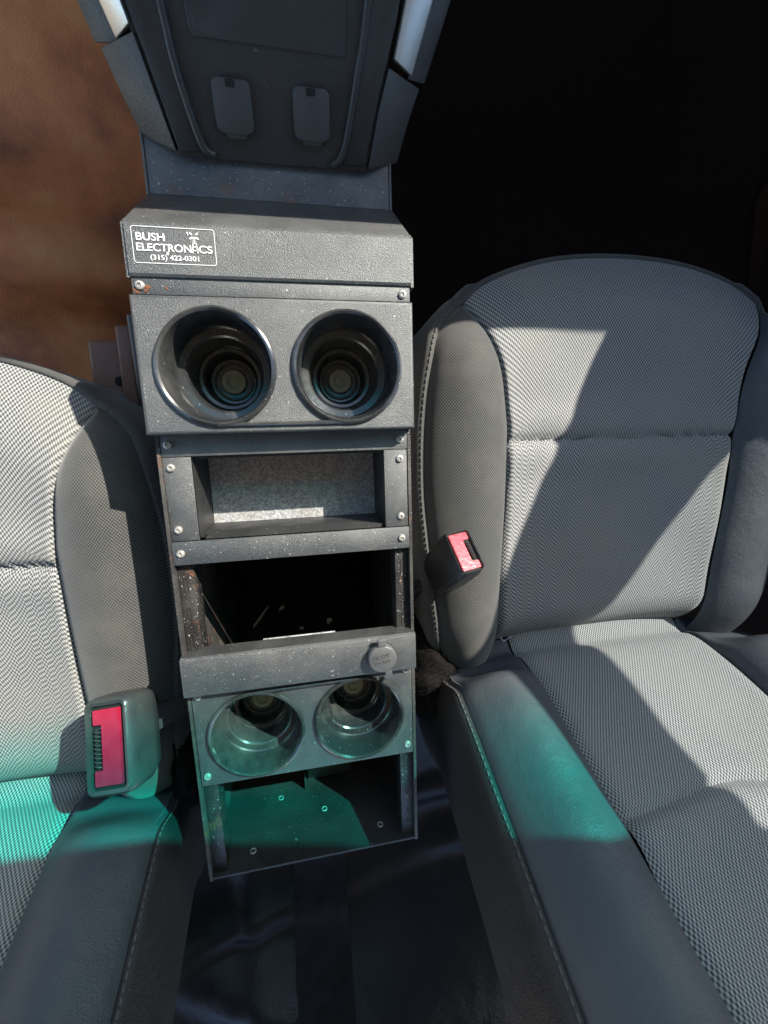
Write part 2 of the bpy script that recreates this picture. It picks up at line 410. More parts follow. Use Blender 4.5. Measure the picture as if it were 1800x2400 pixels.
def rim_plate(name, x0, x1, y0, y1, z, holes, skirt, m, rb=.0028):
    """sheet-metal tray with round cup openings, rolled edges and a skirt"""
    vs, fs = [], []
    def V(*p): vs.append(p); return len(vs)-1
    xi0, xi1, yi0, yi1 = x0+rb, x1-rb, y0+rb, y1-rb
    cuts = [xi0]+[(holes[i][0]+holes[i+1][0])/2 for i in range(len(holes)-1)]+[xi1]
    for (cx, cy, r), a0, a1 in zip(holes, cuts, cuts[1:]):
        ang = sorted({2*math.pi*k/64 for k in range(64)} | {math.atan2(y-cy, x-cx) % (2*math.pi) for x in (a0, a1) for y in (yi0, yi1)})
        inn, out = [], []
        for a in ang:
            c, s = math.cos(a), math.sin(a)
            inn.append(V(cx+r*c, cy+r*s, z))
            tx = ((a1-cx) if c > 0 else (a0-cx))/c if abs(c) > 1e-9 else 1e9
            ty = ((yi1-cy) if s > 0 else (yi0-cy))/s if abs(s) > 1e-9 else 1e9
            t = min(tx, ty); out.append(V(cx+t*c, cy+t*s, z))
        n = len(ang)
        for k in range(n): fs.append((inn[k], out[k], out[(k+1) % n], inn[(k+1) % n]))
        low = [V(vs[i][0], vs[i][1], z-.003) for i in inn]
        for k in range(n): fs.append((inn[(k+1) % n], low[(k+1) % n], low[k], inn[k]))
    loops = []
    for j in range(5):
        a = math.pi/2*j/4; e = rb*math.sin(a); h = rb*(1-math.cos(a))
        loops.append([V(xi0-e, yi0-e, z-h), V(xi1+e, yi0-e, z-h), V(xi1+e, yi1+e, z-h), V(xi0-e, yi1+e, z-h)])
    loops.append([V(x0, y0, z-skirt), V(x1, y0, z-skirt), V(x1, y1, z-skirt), V(x0, y1, z-skirt)])
    for p, q in zip(loops, loops[1:]):
        for k in range(4): fs.append((p[k], q[k], q[(k+1) % 4], p[(k+1) % 4]))
    bm = bmesh.new()
    for v in vs: bm.verts.new(v)
    bm.verts.ensure_lookup_table()
    for f in fs:
        try: bm.faces.new([bm.verts[i] for i in f])
        except ValueError: pass
    return bmobj(name, bm, m, con, 40)
ZC = .0185
UP = [(.0613, .0650, .0462), (.1702, .0650, .0462)]
LO = [(.0628, -.2900, .0462), (.1688, -.2890, .0462)]
rim_plate('cup_panel', .0005, .2300, .0115, .1205, ZC, UP, .0185, 'coat')
rim_plate('cup_panel', XL+.0005, XR-.0005, -.3415, -.2335, .0005, LO, .003, 'coat', .001)
def cup(cx, cy, z, r, d):
    k = d/.095
    prof = [(r+.0022, .0004), (r+.0016, .0026), (r-.0002, .0036), (r-.0020, .0022), (r-.0030, -.0010), (r-.0055, -.038*k), (r-.0065, -.040*k),
            (r-.0120, -.0415*k), (r-.0135, -.0435*k), (r-.0165, -.070*k), (r-.0175, -.072*k), (r-.0205, -.0730*k), (r-.0215, -.0750*k),
            (r-.0228, -.090*k), (r-.0245, -.0935*k), (.0195, -.094*k), (.0188, -.0925*k), (.0175, -.0925*k), (.0168, -.095*k), (.0132, -.0955*k), (.0125, -.094*k)]
    c = lathe('cup_holder', prof+[(.0125, -.0941*k)], cx, cy, z, 'cup', con, 72, 28)
    lathe('floor_boss', [(.0124, -.0938*k), (.0115, -.0915*k), (.0070, -.0910*k), (.0062, -.0930*k), (.0050, -.0938*k), (.0030, -.0925*k), (.0001, -.0922*k)], cx, cy, z, 'cup_floor', c, 40)
for x, y, r in UP: cup(x, y, ZC, r, .086)
for x, y, r in LO: cup(x, y, .0005, r, .062)
# oblong ridge joining the cup lips of each insert
for hs, z, ys in ((UP, ZC, -1), (LO, .0005, 1)):
    (xa, ya, r), (xb, yb, _) = hs
    tube('insert_ridge', [(xa, ya+ys*r, z+.0012), ((xa+xb)/2, (ya+yb)/2+ys*r, z+.0012), (xb, yb+ys*r, z+.0012)], .0018, 'cup', con)

# hood with the installer decal, then the falling front facet and the forward plate
ZH = .019
bm = bmesh.new()
hp = [(.1330, .0045), (.1330, .0155), (.1337, .0178), (.1355, ZH), (.1705, ZH), (.1738, .0172), (.2275, -.0530), (.2275, -.058), (.170, -.006), (.15, .0045)]
poly_prism(bm, hp, 'x', .0038, .2285); bmobj('hood', bm, 'coat', con, 25)
for x0, x1 in ((.0012, .0036), (.2287, .2310)):
    bm = bmesh.new(); poly_prism(bm, [(.1325, .003), (.1325, .0175), (.1715, .0175), (.178, .009), (.178, .0)], 'x', x0, x1); bmobj('hood_cheek', bm, 'coat', con)
bm = bmesh.new(); addbox(bm, .0045, .2265, .2285, .40, -.0570, -.0545, .0006); bmobj('front_plate', bm, 'plate', con)
for x0, x1, ya in ((.0020, .0042, .40), (.2268, .2290, .285)):
    box('plate_lip', x0, x1, .2270, ya, -.075, -.0535, 'coat', con, .0005)

# decal: white print straight on the hood
zt = ZH+.0004
dec = empty('decal'); dec.parent = con
def rrect_frame(name, x0, x1, y0, y1, r, wd, z, m, parent):
    def loop(o):
        out = []
        for cx, cy, a0 in ((x1-r, y1-r, 0), (x0+r, y1-r, 90), (x0+r, y0+r, 180), (x1-r, y0+r, 270)):
            for k in range(7):
                a = math.radians(a0+15*k); out.append((cx+(r-o)*math.cos(a), cy+(r-o)*math.sin(a)))
        return out
    a, b = loop(0), loop(wd); n = len(a)
    vs = [(*p, z) for p in a]+[(*p, z) for p in b]
    return obj(name, vs, [(i, (i+1) % n, n+(i+1) % n, n+i) for i in range(n)], m, parent)
rrect_frame('border', .0085, .0692, .1425, .1688, .0022, .0005, zt, 'print', dec)
text('lettering', 'BUSH', .0117, .1588, zt, .0076, 'print', dec, .00014, 0, .0205)
text('lettering', 'ELECTRON', .0112, .1514, zt, .0076, 'print', dec, .00014, 0, .0398)
text('lettering', 'CS', .0565, .1514, zt, .0076, 'print', dec, .00014, 0, .0102)
text('lettering', '(315) 422-0301', .0205, .1453, zt, .0050, 'print', dec, .00008, 0, .0355)
bm = bmesh.new()   # lattice mast with waves in place of the letter I
def tri(*p): bm.faces.new([bm.verts.new((x, y, zt+.0001)) for x, y in p])
mx = .0538
tri((mx-.0026, .1510), (mx-.0016, .1510), (mx-.0001, .1628), (mx-.0009, .1628)); tri((mx+.0016, .1510), (mx+.0026, .1510), (mx+.0009, .1628), (mx+.0001, .1628))
tri((mx-.0022, .1526), (mx+.0022, .1526), (mx+.0020, .1534), (mx-.0020, .1534)); tri((mx-.0017, .1552), (mx+.0017, .1552), (mx+.0015, .1560), (mx-.0015, .1560))
tri((mx-.0013, .1576), (mx+.0013, .1576), (mx+.0010, .1612), (mx-.0010, .1612))
for a in (35, 145, 215, 325):
    c, s = math.cos(math.radians(a)), math.sin(math.radians(a)); x, y = mx+.0014*c, .1634+.0014*s
    tri((x-.0005*s, y+.0005*c), (x+.0022*c-.0007*s, y+.0022*s+.0007*c), (x+.0028*c, y+.0028*s), (x+.0022*c+.0007*s, y+.0022*s-.0007*c), (x+.0005*s, y-.0005*c))
tri((mx-.0054, .1660), (mx-.0044, .1634), (mx-.0040, .1638), (mx-.0044, .1662))
tri((.0322, .1488), (.0340, .1488), (.0344, .1506), (.0334, .1514), (.0326, .1506))
bmobj('mast_emblem', bm, 'print', dec)

# screws
def screw_mesh():
    bm = bmesh.new(); R = .0036; n = 24
    def ring(r, z, star=0): return [bm.verts.new(((r+star*math.cos(6*2*math.pi*k/n))*math.cos(2*math.pi*k/n), (r+star*math.cos(6*2*math.pi*k/n))*math.sin(2*math.pi*k/n), z)) for k in range(n)]
    L = [ring(R, 0), ring(R, .0008), ring(R*.86, .0018), ring(.0017, .0023, .0004), ring(.0015, .0010, .0004)]
    for a, b in zip(L, L[1:]):
        for k in range(n): bm.faces.new((a[k], a[(k+1) % n], b[(k+1) % n], b[k]))
    bm.faces.new(L[-1]); me = bpy.data.meshes.new('screw'); bmesh.ops.recalc_face_normals(bm, faces=bm.faces); bm.to_mesh(me); bm.free(); finish(me)
    me.materials.append(M['screw']); return me
SM = screw_mesh()
for x, y, z in ((.0095, .1272, .0163), (.2210, .1268, .0163), (.0105, .0030, 0), (.2195, .0020, 0), (.0110, -.0170, -.0006), (.2190, -.0165, -.0006), (.0112, -.0735, -.0006), (.2190, -.0735, -.0006),
                (.0112, -.0955, .0012), (.2190, -.0955, .0012), (.0110, -.2405, .0005), (.2195, -.2400, .0005), (.0110, -.3300, .0005), (.2200, -.3300, .0005)):
    o = link('screw', SM, None, con); o.location = (x, y, z); o.rotation_euler = (0, 0, random.random()*6)

M['rust'] = plain('rust_flakes', (.20, .07, .028), .9)
for x, y, l in ((.0150, .1262, .0050), (.0135, .1235, .0040), (.0068, .1232, .0060), (.0290, .1256, .0026)):
    bm = bmesh.new(); bmesh.ops.create_icosphere(bm, subdivisions=2, radius=.5)
    for v in bm.verts: v.co *= random.uniform(.55, 1.25)
    bmesh.ops.transform(bm, matrix=Matrix.Translation((x, y, .0166)) @ Matrix.Rotation(random.random()*3, 4, 'Z') @ Matrix.Diagonal((l, l*.55, .0009, 1)), verts=bm.verts)
    bmobj('rust_flake', bm, 'rust', con)
# slotted rails along both inner walls
for s, x0 in ((1, XL+.0005), (-1, XR-.0005)):
    bm = bmesh.new()
    a, b = sorted((x0, x0+s*.0135)); addbox(bm, a, b, -.4545, -.085, -.0085, -.0060, .0004)
    a, b = sorted((x0+s*.0120, x0+s*.0135)); addbox(bm, a, b, -.4545, -.085, -.0300, -.0088, .0004)
    bmobj('slotted_rail', bm, 'rail', con)
    for y in (-.128, -.158, -.185, -.358, -.392, -.430):
        ln = .012
        pts = [(x0+s*.0062+.0017*math.cos(t), y+(ln/2 if math.sin(t) > 0 else -ln/2)+.0017*math.sin(t), -.0056) for t in [2*math.pi*k/16+.01 for k in range(16)]]
        tube('slot_edge', pts, .0003, 'spring', con, 6, True)
# ledge with the power socket
bm = bmesh.new()
poly_prism(bm, [(-.2350, .0008), (-.2350, .0085), (-.2342, .0102), (-.2325, .0108), (-.1985, .0108), (-.1962, .0100), (-.1950, .0075), (-.1950, -.012), (-.1965, -.012), (-.1985, .0008)], 'x', .0015, .2290)
bmobj('socket_ledge', bm, 'coat', con, 25)
cap = lathe('socket_cap', [(.0145, 0), (.0148, .006), (.0140, .0082), (.0128, .0088), (.0001, .0090)], .1925, -.2150, .0110, 'cap', con, 40)
lathe('socket_collar', [(.0155, -.001), (.0155, .0012), (.0142, .0016)], .1925, -.2150, .0112, 'cup', cap, 40)
bm = bmesh.new(); addbox(bm, .1880, .1965, -.2020, -.1930, .0170, .0200, .0012, 3); bmobj('pull_tab', bm, 'cap', cap)
vs, fs = [], []
for i, (y, z) in enumerate([(-.2275, .0185), (-.2330, .0190), (-.2385, .0165), (-.2410, .0110), (-.2415, .0040)]):
    vs += [(.1950, y, z), (.2020, y, z), (.1950, y-.0012, z-.0014), (.2020, y-.0012, z-.0014)]
    if i: a = 4*i; fs += [(a-4, a-3, a+1, a), (a-2, a-4, a, a+2), (a-3, a-1, a+3, a+1), (a-1, a-2, a+2, a+3)]
obj('hinge_strap', vs, fs, 'cap', cap)
text('lettering', 'DC12V', .1840, -.2145, .0201, .0056, 'cap', cap, .0001, .16, .0165, .0004)
text('lettering', 'SOCKET', .1848, -.2200, .0201, .0042, 'cap', cap, .0001, .16, .0165, .0004)

# rear wall of the console with its bolts and flange
box('rear_wall', XL+.0002, XR-.0002, -.4570, -.4545, -.42, -.0008, 'coat_plain', con, 0)
box('bay_floor', XL+.0002, XR-.0002, -.4540, -.09, -.262, -.258, 'floor_dark', con, 0)
bm = bmesh.new(); addbox(bm, .105, .165, -.4540, -.4330, -.1130, -.1110, .0005); addbox(bm, .105, .165, -.4345, -.4330, -.1330, -.1132, .0003); bmobj('rear_flange', bm, 'coat', con)
box('divider', .1010, .1030, -.4540, -.430, -.15, -.095, 'coat_plain', con, 0)
for x, z in ((.043, -.022), (.190, -.024), (.070, -.088), (.125, -.06)):
    tube('bolt_hole', [(x+.0030*math.cos(k*math.pi/8), -.4538, z+.0030*math.sin(k*math.pi/8)) for k in range(16)], .0007, 'screw', con, 6, True)

box('inner_ledge', .070, .150, -.228, -.2125, -.052, -.050, 'galv', con, .0003)  # added pale strip, stands for sunlight falling on the bay floor
# scraps lying in the open bay
def scrap(x, y, z, l, wd, a):
    bm = bmesh.new(); bmesh.ops.create_icosphere(bm, subdivisions=2, radius=.5)
    for v in bm.verts: v.co *= random.uniform(.65, 1.15)
    bmesh.ops.transform(bm, matrix=Matrix.Translation((x, y, z+.0014)) @ Matrix.Rotation(a, 4, 'Z') @ Matrix.Diagonal((l, wd, .0028, 1)), verts=bm.verts)
    return bmobj('paper_scrap', bm, 'paper', None)
zb = -.2575
for i, (x, y, l, wd, a, lab) in enumerate(((.040, -.275, .05, .004, .9, 'long thin pale straw lying in the open console bay'), (.075, -.262, .012, .006, .7, 'small pale paper crumb beside the thin straw in the bay'),
                                (.105, -.300, .008, .006, .3, 'tiny pale crumb in the middle of the open console bay'), (.150, -.292, .011, .010, 1.2, 'pale square crumb in the bay, farthest from the straw'))):
    tag(scrap(x, y, zb, l, wd, a), lab, 'scrap', 'scraps in the open console bay')

# ------------------------------------------------------------------ centre stack of the dashboard
TH = math.radians(38); FO = Vector((0, .26, -.042)); FT = Vector((0, math.cos(TH), math.sin(TH))); FN = Vector((0, -math.sin(TH), math.cos(TH)))
def SP(x, t, h=0): return Vector((x, 0, 0))+FO+FT*t+FN*h
stk = empty('centre_stack'); tag(stk, 'dark grey centre stack with two small outlet covers above the console', 'dashboard')
def stack_prism(name, pts, h0, h1, m, parent, bev=0):
    bm = bmesh.new(); lo = [bm.verts.new(SP(x, t, h0)) for x, t in pts]; hi = [bm.verts.new(SP(x, t, h1)) for x, t in pts]; n = len(pts)
    bm.faces.new(lo[::-1]); f = bm.faces.new(hi)
    for i in range(n): bm.faces.new((lo[i], lo[(i+1) % n], hi[(i+1) % n], hi[i]))
    if bev: bmesh.ops.bevel(bm, geom=list(f.edges), offset=bev, segments=3, affect='EDGES', profile=.5)
    return bmobj(name, bm, m, parent)
def rr(x0, x1, t0, t1, r, n=6):
    out = []
    for cx, cy, a0 in ((x1-r, t1-r, 0), (x0+r, t1-r, 90), (x0+r, t0+r, 180), (x1-r, t0+r, 270)):
        for k in range(n+1): a = math.radians(a0+90*k/n); out.append((cx+r*math.cos(a), cy+r*math.sin(a)))
    return out
stack_prism('face_panel', [(.036, -.006), (.203, -.006), (.222, .09), (.255, .30), (-.01, .30), (.012, .09)], -.06, -.004, 'dash', stk)
stack_prism('lid', [(.064, .067), (.061, .071), (.055, .25), (.187, .25), (.1815, .0665), (.1795, .0665)], -.0040, -.0028, 'dash', stk, .0008)
for x0 in (.0713, .1370):
    c = stack_prism('outlet_cover', rr(x0, x0+.0310, .0128, .0465, .005), -.0040, .0002, 'dash_cover', stk, .0012)
    stack_prism('finger_notch', rr(x0+.0115, x0+.0190, .0415, .0462, .0008), .0001, .0006, 'gap', c)
    stack_prism('hinge_lip', rr(x0+.007, x0+.024, .0095, .0135, .0015), -.0040, -.0012, 'dash_cover', c, .0006)
# raised frame rails left and right of the recessed face
for pts in ([(.0660, -.004), (.0583, -.0004), (.0534, .012), (.0464, .048), (.0441, .083), (.036, .25)], [(.1700, -.004), (.1774, .0008), (.1840, .0165), (.1927, .0606), (.1986, .098), (.212, .25)]):
    P = catmull([(*p, 0) for p in pts], 40)
    tube('face_ridge', [SP(p.x, p.y, -.002) for p in P], .0034, 'dash', stk, 12)
def loft(name, A, B, m, parent, h):
    """wing between an inner edge A and an outer edge B, closed down to height h"""
    n = len(A); vs = [*A, *B]+[a+FN*h for a in A]+[b+FN*h for b in B]; fs = []
    for i in range(n-1):
        fs += [(i, i+1, n+i+1, n+i), (n+i, n+i+1, 3*n+i+1, 3*n+i), (2*n+i, 2*n+i+1, i+1, i), (3*n+i, 3*n+i+1, 2*n+i+1, 2*n+i)]
    fs += [(0, n, 3*n, 2*n), (n-1, 3*n-1, 4*n-1, 2*n-1)]
    bm = bmesh.new(); V = [bm.verts.new(v) for v in vs]
    for f in fs: bm.faces.new([V[i] for i in f])
    bmesh.ops.recalc_face_normals(bm, faces=bm.faces)
    bmesh.ops.bevel(bm, geom=list(bm.edges), offset=.0012, segments=2, affect='EDGES', profile=.5)
    return bmobj(name, bm, m, parent)
# shoulders between ridge and gap
loft('shoulder', [SP(.0560, -.002, -.002), SP(.0440, .05, 0), SP(.0415, .083, 0), SP(.033, .25, 0)], [SP(.0360, -.003, 0), SP(.0265, .05, .001), SP(.0197, .083, .001), SP(-.005, .25, .001)], 'dash', stk, -.03)
loft('shoulder', [SP(.1800, -.002, -.002), SP(.1930, .05, 0), SP(.2000, .09, 0), SP(.215, .25, 0)], [SP(.2010, -.002, 0), SP(.2115, .05, .001), SP(.2218, .09, .001), SP(.245, .25, .001)], 'dash', stk, -.03)
# lower wings, sloping away to either side
loft('side_trim', [SP(.0335, -.003, 0), SP(.0255, .04, .001), SP(.0205, .0655, .001)], [SP(.0035, .003, -.02), SP(-.0050, .03, -.02), SP(-.0110, .0545, -.02)], 'trim', stk, -.05)
loft('side_trim', [SP(.2045, -.004, 0), SP(.2110, .035, .001), SP(.2180, .0640, .001)], [SP(.2360, .0, -.02), SP(.2435, .03, -.02), SP(.2510, .0530, -.02)], 'trim', stk, -.05)
# upper wings with bright strips
loft('side_trim', [SP(.0060, .0580, -.012), SP(.0020, .10, -.012), SP(-.02, .25, -.012)], [SP(-.0147, .0565, -.022), SP(-.0205, .085, -.022), SP(-.05, .25, -.022)], 'trim', stk, -.05)
loft('side_trim', [SP(.2380, .0580, -.012), SP(.2440, .10, -.012), SP(.27, .25, -.012)], [SP(.2560, .0565, -.024), SP(.2660, .09, -.024), SP(.31, .25, -.024)], 'trim', stk, -.05)
loft('silver_strip', [SP(.0195, .0690, .003), SP(.0163, .085, .003), SP(-.008, .25, .003)], [SP(.0045, .0600, -.010), SP(-.0015, .082, -.010), SP(-.026, .25, -.010)], 'silver', stk, -.02)
loft('silver_strip', [SP(.2220, .0690, .003), SP(.2275, .10, .003), SP(.248, .25, .003)], [SP(.2400, .0605, -.006), SP(.2505, .10, -.006), SP(.275, .25, -.006)], 'silver', stk, -.02)

# ------------------------------------------------------------------ seats
A_ = [(-.300, .291), (-.237, .284), (-.165, .2756), (-.079, .2667), (-.0257, .2656), (.0257, .268), (.0753, .2747), (.1235, .288), (.154, .316)]
B_ = [(-.300, .358), (-.258, .360), (-.176, .363), (-.087, .3667), (-.003, .368), (.024, .3665), (.077, .359), (.117, .344), (.154, .320)]
B2_ = [(-.300, .676), (-.268, .678), (-.172, .685), (-.075, .6946), (0, .695), (.077, .706), (.1226, .7275), (.165, .7456)]
def smooth_tab(tab):
    P = catmull([(x, y, 0) for y, x in tab], 60); return sorted((p.y, p.x) for p in P)
A_, B_, B2_ = smooth_tab(A_), smooth_tab(B_), smooth_tab(B2_)
F_ = catmull([(.320, .154, 0), (.352, .181, 0), (.404, .202, 0), (.4635, .215, 0), (.545, .220, 0), (.626, .213, 0), (.70, .193, 0), (.7456, .165, 0)], 41)
XC = 1.062
def drop(d): return .030*max(0., 1-d/.085)**2
def rear(y): return .045*max(0., (-.225-y)/.06)**2
CR = -.005
def build_seat(name, mirror, oy, label, group):
    root = empty(name); tag(root, label, 'car seat', group)
    def W(p):
        x, y, z = p
        return ((.238-x) if mirror else x, y+oy, z)
    def grid(nm, rows, m, parent, uvs=None, angle=70):
        nb, na = len(rows), len(rows[0]); vs = [W(p) for r in rows for p in r]; fs = []
        for j in range(nb-1):
            for i in range(na-1):
                a = j*na+i; fs.append((a, a+na, a+na+1, a+1))
        uv = None
        if uvs is None:
            uv = []; acc = [0]*na
            for j in range(nb):
                for i in range(na):
                    if j: acc[i] += (Vector(rows[j][i])-Vector(rows[j-1][i])).length
                    uv.append((rows[j][i][0], acc[i]))
        o = obj(nm, vs, fs, m, parent, uv, angle, flip=mirror); return o
    # ---- cushion inserts (front and rear of the cross seam)
    NA = 48
    def insert_pt(a, b):
        fx = F_[min(40, int(a*40))].lerp(F_[min(40, int(a*40)+1)], a*40-int(a*40))
        yl = .154+(-.300-.154)*b; yr = .165+(-.300-.165)*b
        L = Vector((interp(B_, yl), yl)); R = Vector((interp(B2_, yr), yr))
        D0 = Vector((fx.x, fx.y)); l0 = Vector((interp(B_, -.3), -.3)); r0 = Vector((interp(B2_, -.3), -.3)); D1 = l0.lerp(r0, a)
        p = L.lerp(R, a)+D0.lerp(D1, b)-(Vector((.320, .154)).lerp(Vector((.7456, .165)), a)).lerp(l0.lerp(r0, a), b)
        d = fx.y-p.y; wd = R.x-L.x; ed = min(a, 1-a)*wd
        z = -.082+.013*abs(2*a-1)**2.4-drop(d)-rear(p.y)-.008*math.exp(-(ed/.004)**2)
        dy = p.y-CR; z += -.007*math.exp(-(dy/.0035)**2)+.005*math.exp(-((abs(dy)-.022)/.02)**2)*(1-.7*abs(2*a-1)**4)
        z += .0015*math.sin(p.x*31+p.y*17)*math.sin(p.y*26)
        return (p.x, p.y, z)
    bs = .349
    r1 = [[insert_pt(i/NA, bs*(j/40)) for i in range(NA+1)] for j in range(41)]
    r2 = [[insert_pt(i/NA, bs+(1-bs)*(j/60)) for i in range(NA+1)] for j in range(61)]
    grid('cushion_insert_front', r1, 'knit', root); grid('cushion_insert_rear', r2, 'knit', root)
    # ---- cushion bolsters
    def bol(g, b, far):
        y = .153+(-.300-.153)*b; xa, xb = interp(A_, y), interp(B_, y); x = xa+(xb-xa)*g
        if far: 
            yb = y; xb2 = interp(B2_, yb); x = (XC-xa)+(xb2-(XC-xa))*g
        d = .166-y; wd = abs(xb-xa); ed = min(g, 1-g)*wd
        zA = -.074; zB = -.069
        z = zA+(zB-zA)*g+.022*math.sin(math.pi*g)**.8*min(1, max(0, (.16-y)/.09))-drop(d)-rear(y)*.4-.004*math.exp(-(ed/.004)**2)
        return (x, y, z)
    NB = 72
    rows = [[bol(i/20, j/NB, False) for i in range(21)] for j in range(NB+1)]; grid('cushion_bolster', rows, 'cloth', root)
    rows = [[bol(1-i/20, j/NB, True) for i in range(21)] for j in range(NB+1)]; grid('cushion_bolster', rows, 'leather', root)
    # ---- border ribbon round the cushion with stitching
    path = [Vector(bol(0, j/NB, False)) for j in range(NB, -1, -1)]
    path += [Vector(insert_pt(k/40, 0)) for k in range(1, 40)]
    path += [Vector(bol(0, j/NB, True)) for j in range(0, NB+1)]
    prof = [(0, 0), (.003, .003), (.007, .0025), (.0105, -.002), (.013, -.012), (.014, -.03), (.012, -.10), (.008, -.205)]
    rows = []; nrm = []
    for i, p in enumerate(path):
        d = path[min(i+3, len(path)-1)]-path[max(i-3, 0)]; n = Vector((-d.y, d.x, 0)).normalized(); nrm.append(n)
        zl = p.z
        kf = .55 if NB+4 < i < NB+36 else 1.0
        rows.append([(p.x+n.x*o*kf, p.y+n.y*o*kf, max(zl+dz*(kf if dz > -.02 else 1), -.29)) for o, dz in prof])
    grid('cushion_border', rows, 'cloth', root)
    def stitches(nm, pts, off, zoff, step=.0065, ln=.0046):
        bm = bmesh.new(); acc = 0
        for i in range(1, len(pts)):
            a, b = Vector(pts[i-1]), Vector(pts[i]); acc += (b-a).length
            if acc > step:
                acc = 0; d = (b-a).normalized(); n = off(i); c = b+n
                s = d.cross(Vector((0, 0, 1))).normalized(); u = s.cross(d)
                mt = Matrix((d, s, u)).transposed().to_4x4(); mt.translation = c
                addbox(bm, -ln/2, ln/2, -.0006, .0006, -.0005, .0007, 0, 1, mt)
        bmesh.ops.transform(bm, matrix=Matrix(((-1 if mirror else 1, 0, 0, .238 if mirror else 0), (0, 1, 0, oy), (0, 0, 1, 0), (0, 0, 0, 1))), verts=bm.verts)
        o = bmobj(nm, bm, 'thread', root); tag(o, kind='stuff'); return o
    fine = [path[i].lerp(path[i+1], k/6) for i in range(NB) for k in range(6)]
    stitches('stitching', fine, lambda i: nrm[min(NB, i//6)]*.0045+Vector((0, 0, .0042)), 0)
    stitches('stitching', fine, lambda i: nrm[min(NB, i//6)]*-.0045+Vector((0, 0, .0042)), 0)
    # ---- backrest
    BP = catmull([(0, -.258, -.125), (0, -.281, -.105), (0, -.292, -.090), (0, -.288, -.074), (0, -.289, -.055), (0, -.300, -.012), (0, -.319, .040), (0, -.343, .098), (0, -.354, .128), (0, -.382, .19), (0, -.418, .28), (0, -.47, .42), (0, -.505, .52), (0, -.54, .565)], 90)
    def bn(j):
        d = (BP[min(j+1, 89)]-BP[max(j-1, 0)]); return Vector((0, d.z, -d.y)).normalized()
    NL = Vector((0, math.cos(math.radians(22)), math.sin(math.radians(22))))
    XF, XS = .396, .290
    def bst(a, j):
        p = BP[j]; x = XF+(XC-2*XF)*a; ed = min(a, 1-a)*(XC-2*XF)
        zc = .114-.13*(min(x, XC-x)-.40); dz = p.z-zc
        h = .004*0-.012*math.cos(math.pi*(2*a-1)/2)*min(1, max(0, (p.z+.05)/.1))-.005*math.exp(-(ed/.005)**2)-.008*math.exp(-(dz/.005)**2)+(.007*math.exp(-((dz-.02)/.02)**2))
        # lumbar roll curls down towards the outer corners
        return tuple(Vector((x, p.y, p.z))+NL*h)
    rows = [[bst(i/40, j) for i in range(41)] for j in range(90)]; grid('backrest_insert', rows, 'knit', root)
    for far in (False, True):
        def bb(g, j):
            jj = j; p = BP[jj]; x = XF+(XS-XF)*g; ramp_ = min(1, max(0, (p.z+.062)/.045)); ramp_ = ramp_*ramp_*(3-2*ramp_)
            h = (.030*math.sin(math.pi*g**.9)+.010*g)*ramp_-.014*math.exp(-(g*.106/.003)**2)-.004*math.exp(-((1-g)*.106/.004)**2)-(1-ramp_)*.016*g
            return tuple(Vector(((XC-x) if far else x, p.y, p.z))+NL*h)
        rows = [[bb(i/24 if far else 1-i/24, j) for i in range(25)] for j in range(6, 90)]
        grid('backrest_bolster', rows, 'leather', root)
        edge = [Vector(bb(1, j)) for j in range(6, 90)]
        pr = [(0, 0), (.003, .0025), (.008, .0005), (.013, -.008), (.017, -.03), (.019, -.07), (.016, -.13), (.006, -.17)]
        sgn = 1 if far else -1
        rows = [[tuple(Vector((e.x+sgn*dx, e.y, e.z))+NL*dn) for dx, dn in (pr if far else pr[::-1])] for e in edge]
        grid('backrest_side', rows, 'leather_dark', root)
        if not far:
            fine = [edge[i].lerp(edge[i+1], k/5) for i in range(2, len(edge)-1) for k in range(5)]
            stitches('stitching', fine, lambda i: Vector((.005, 0, 0))+NL*.0052, 0)
            stitches('stitching', fine, lambda i: Vector((-.005, 0, 0))+NL*.0022, 0)
    # back shell and base keep the seat a closed body
    def wb(nm, x0, x1, y0, y1, z0, z1, m, bev=.01):
        xs = sorted((W((x0, 0, 0))[0], W((x1, 0, 0))[0])); return box(nm, xs[0], xs[1], y0+oy, y1+oy, z0, z1, m, root, bev)
    wb('seat_base', .285, .775, -.27, .12, -.42, -.17, 'leather')
    bm = bmesh.new(); pts = [(-.44, -.10), (-.47, -.02), (-.70, .55), (-.60, .60), (-.53, .56), (-.42, .25), (-.36, .08), (-.34, -.08)]
    xs = sorted((W((.302, 0, 0))[0], W((.760, 0, 0))[0])); poly_prism(bm, [(y+oy, z) for y, z in pts], 'x', *xs); bmobj('back_shell', bm, 'leather_dark', root)
    return root
build_seat('passenger_seat', False, 0, 'grey woven fabric seat on the dark footwell side, crossed by shadow bands', 'front seats')
build_seat('driver_seat', True, -.112, 'grey woven fabric seat beside the brown floor, set farther back', 'front seats')

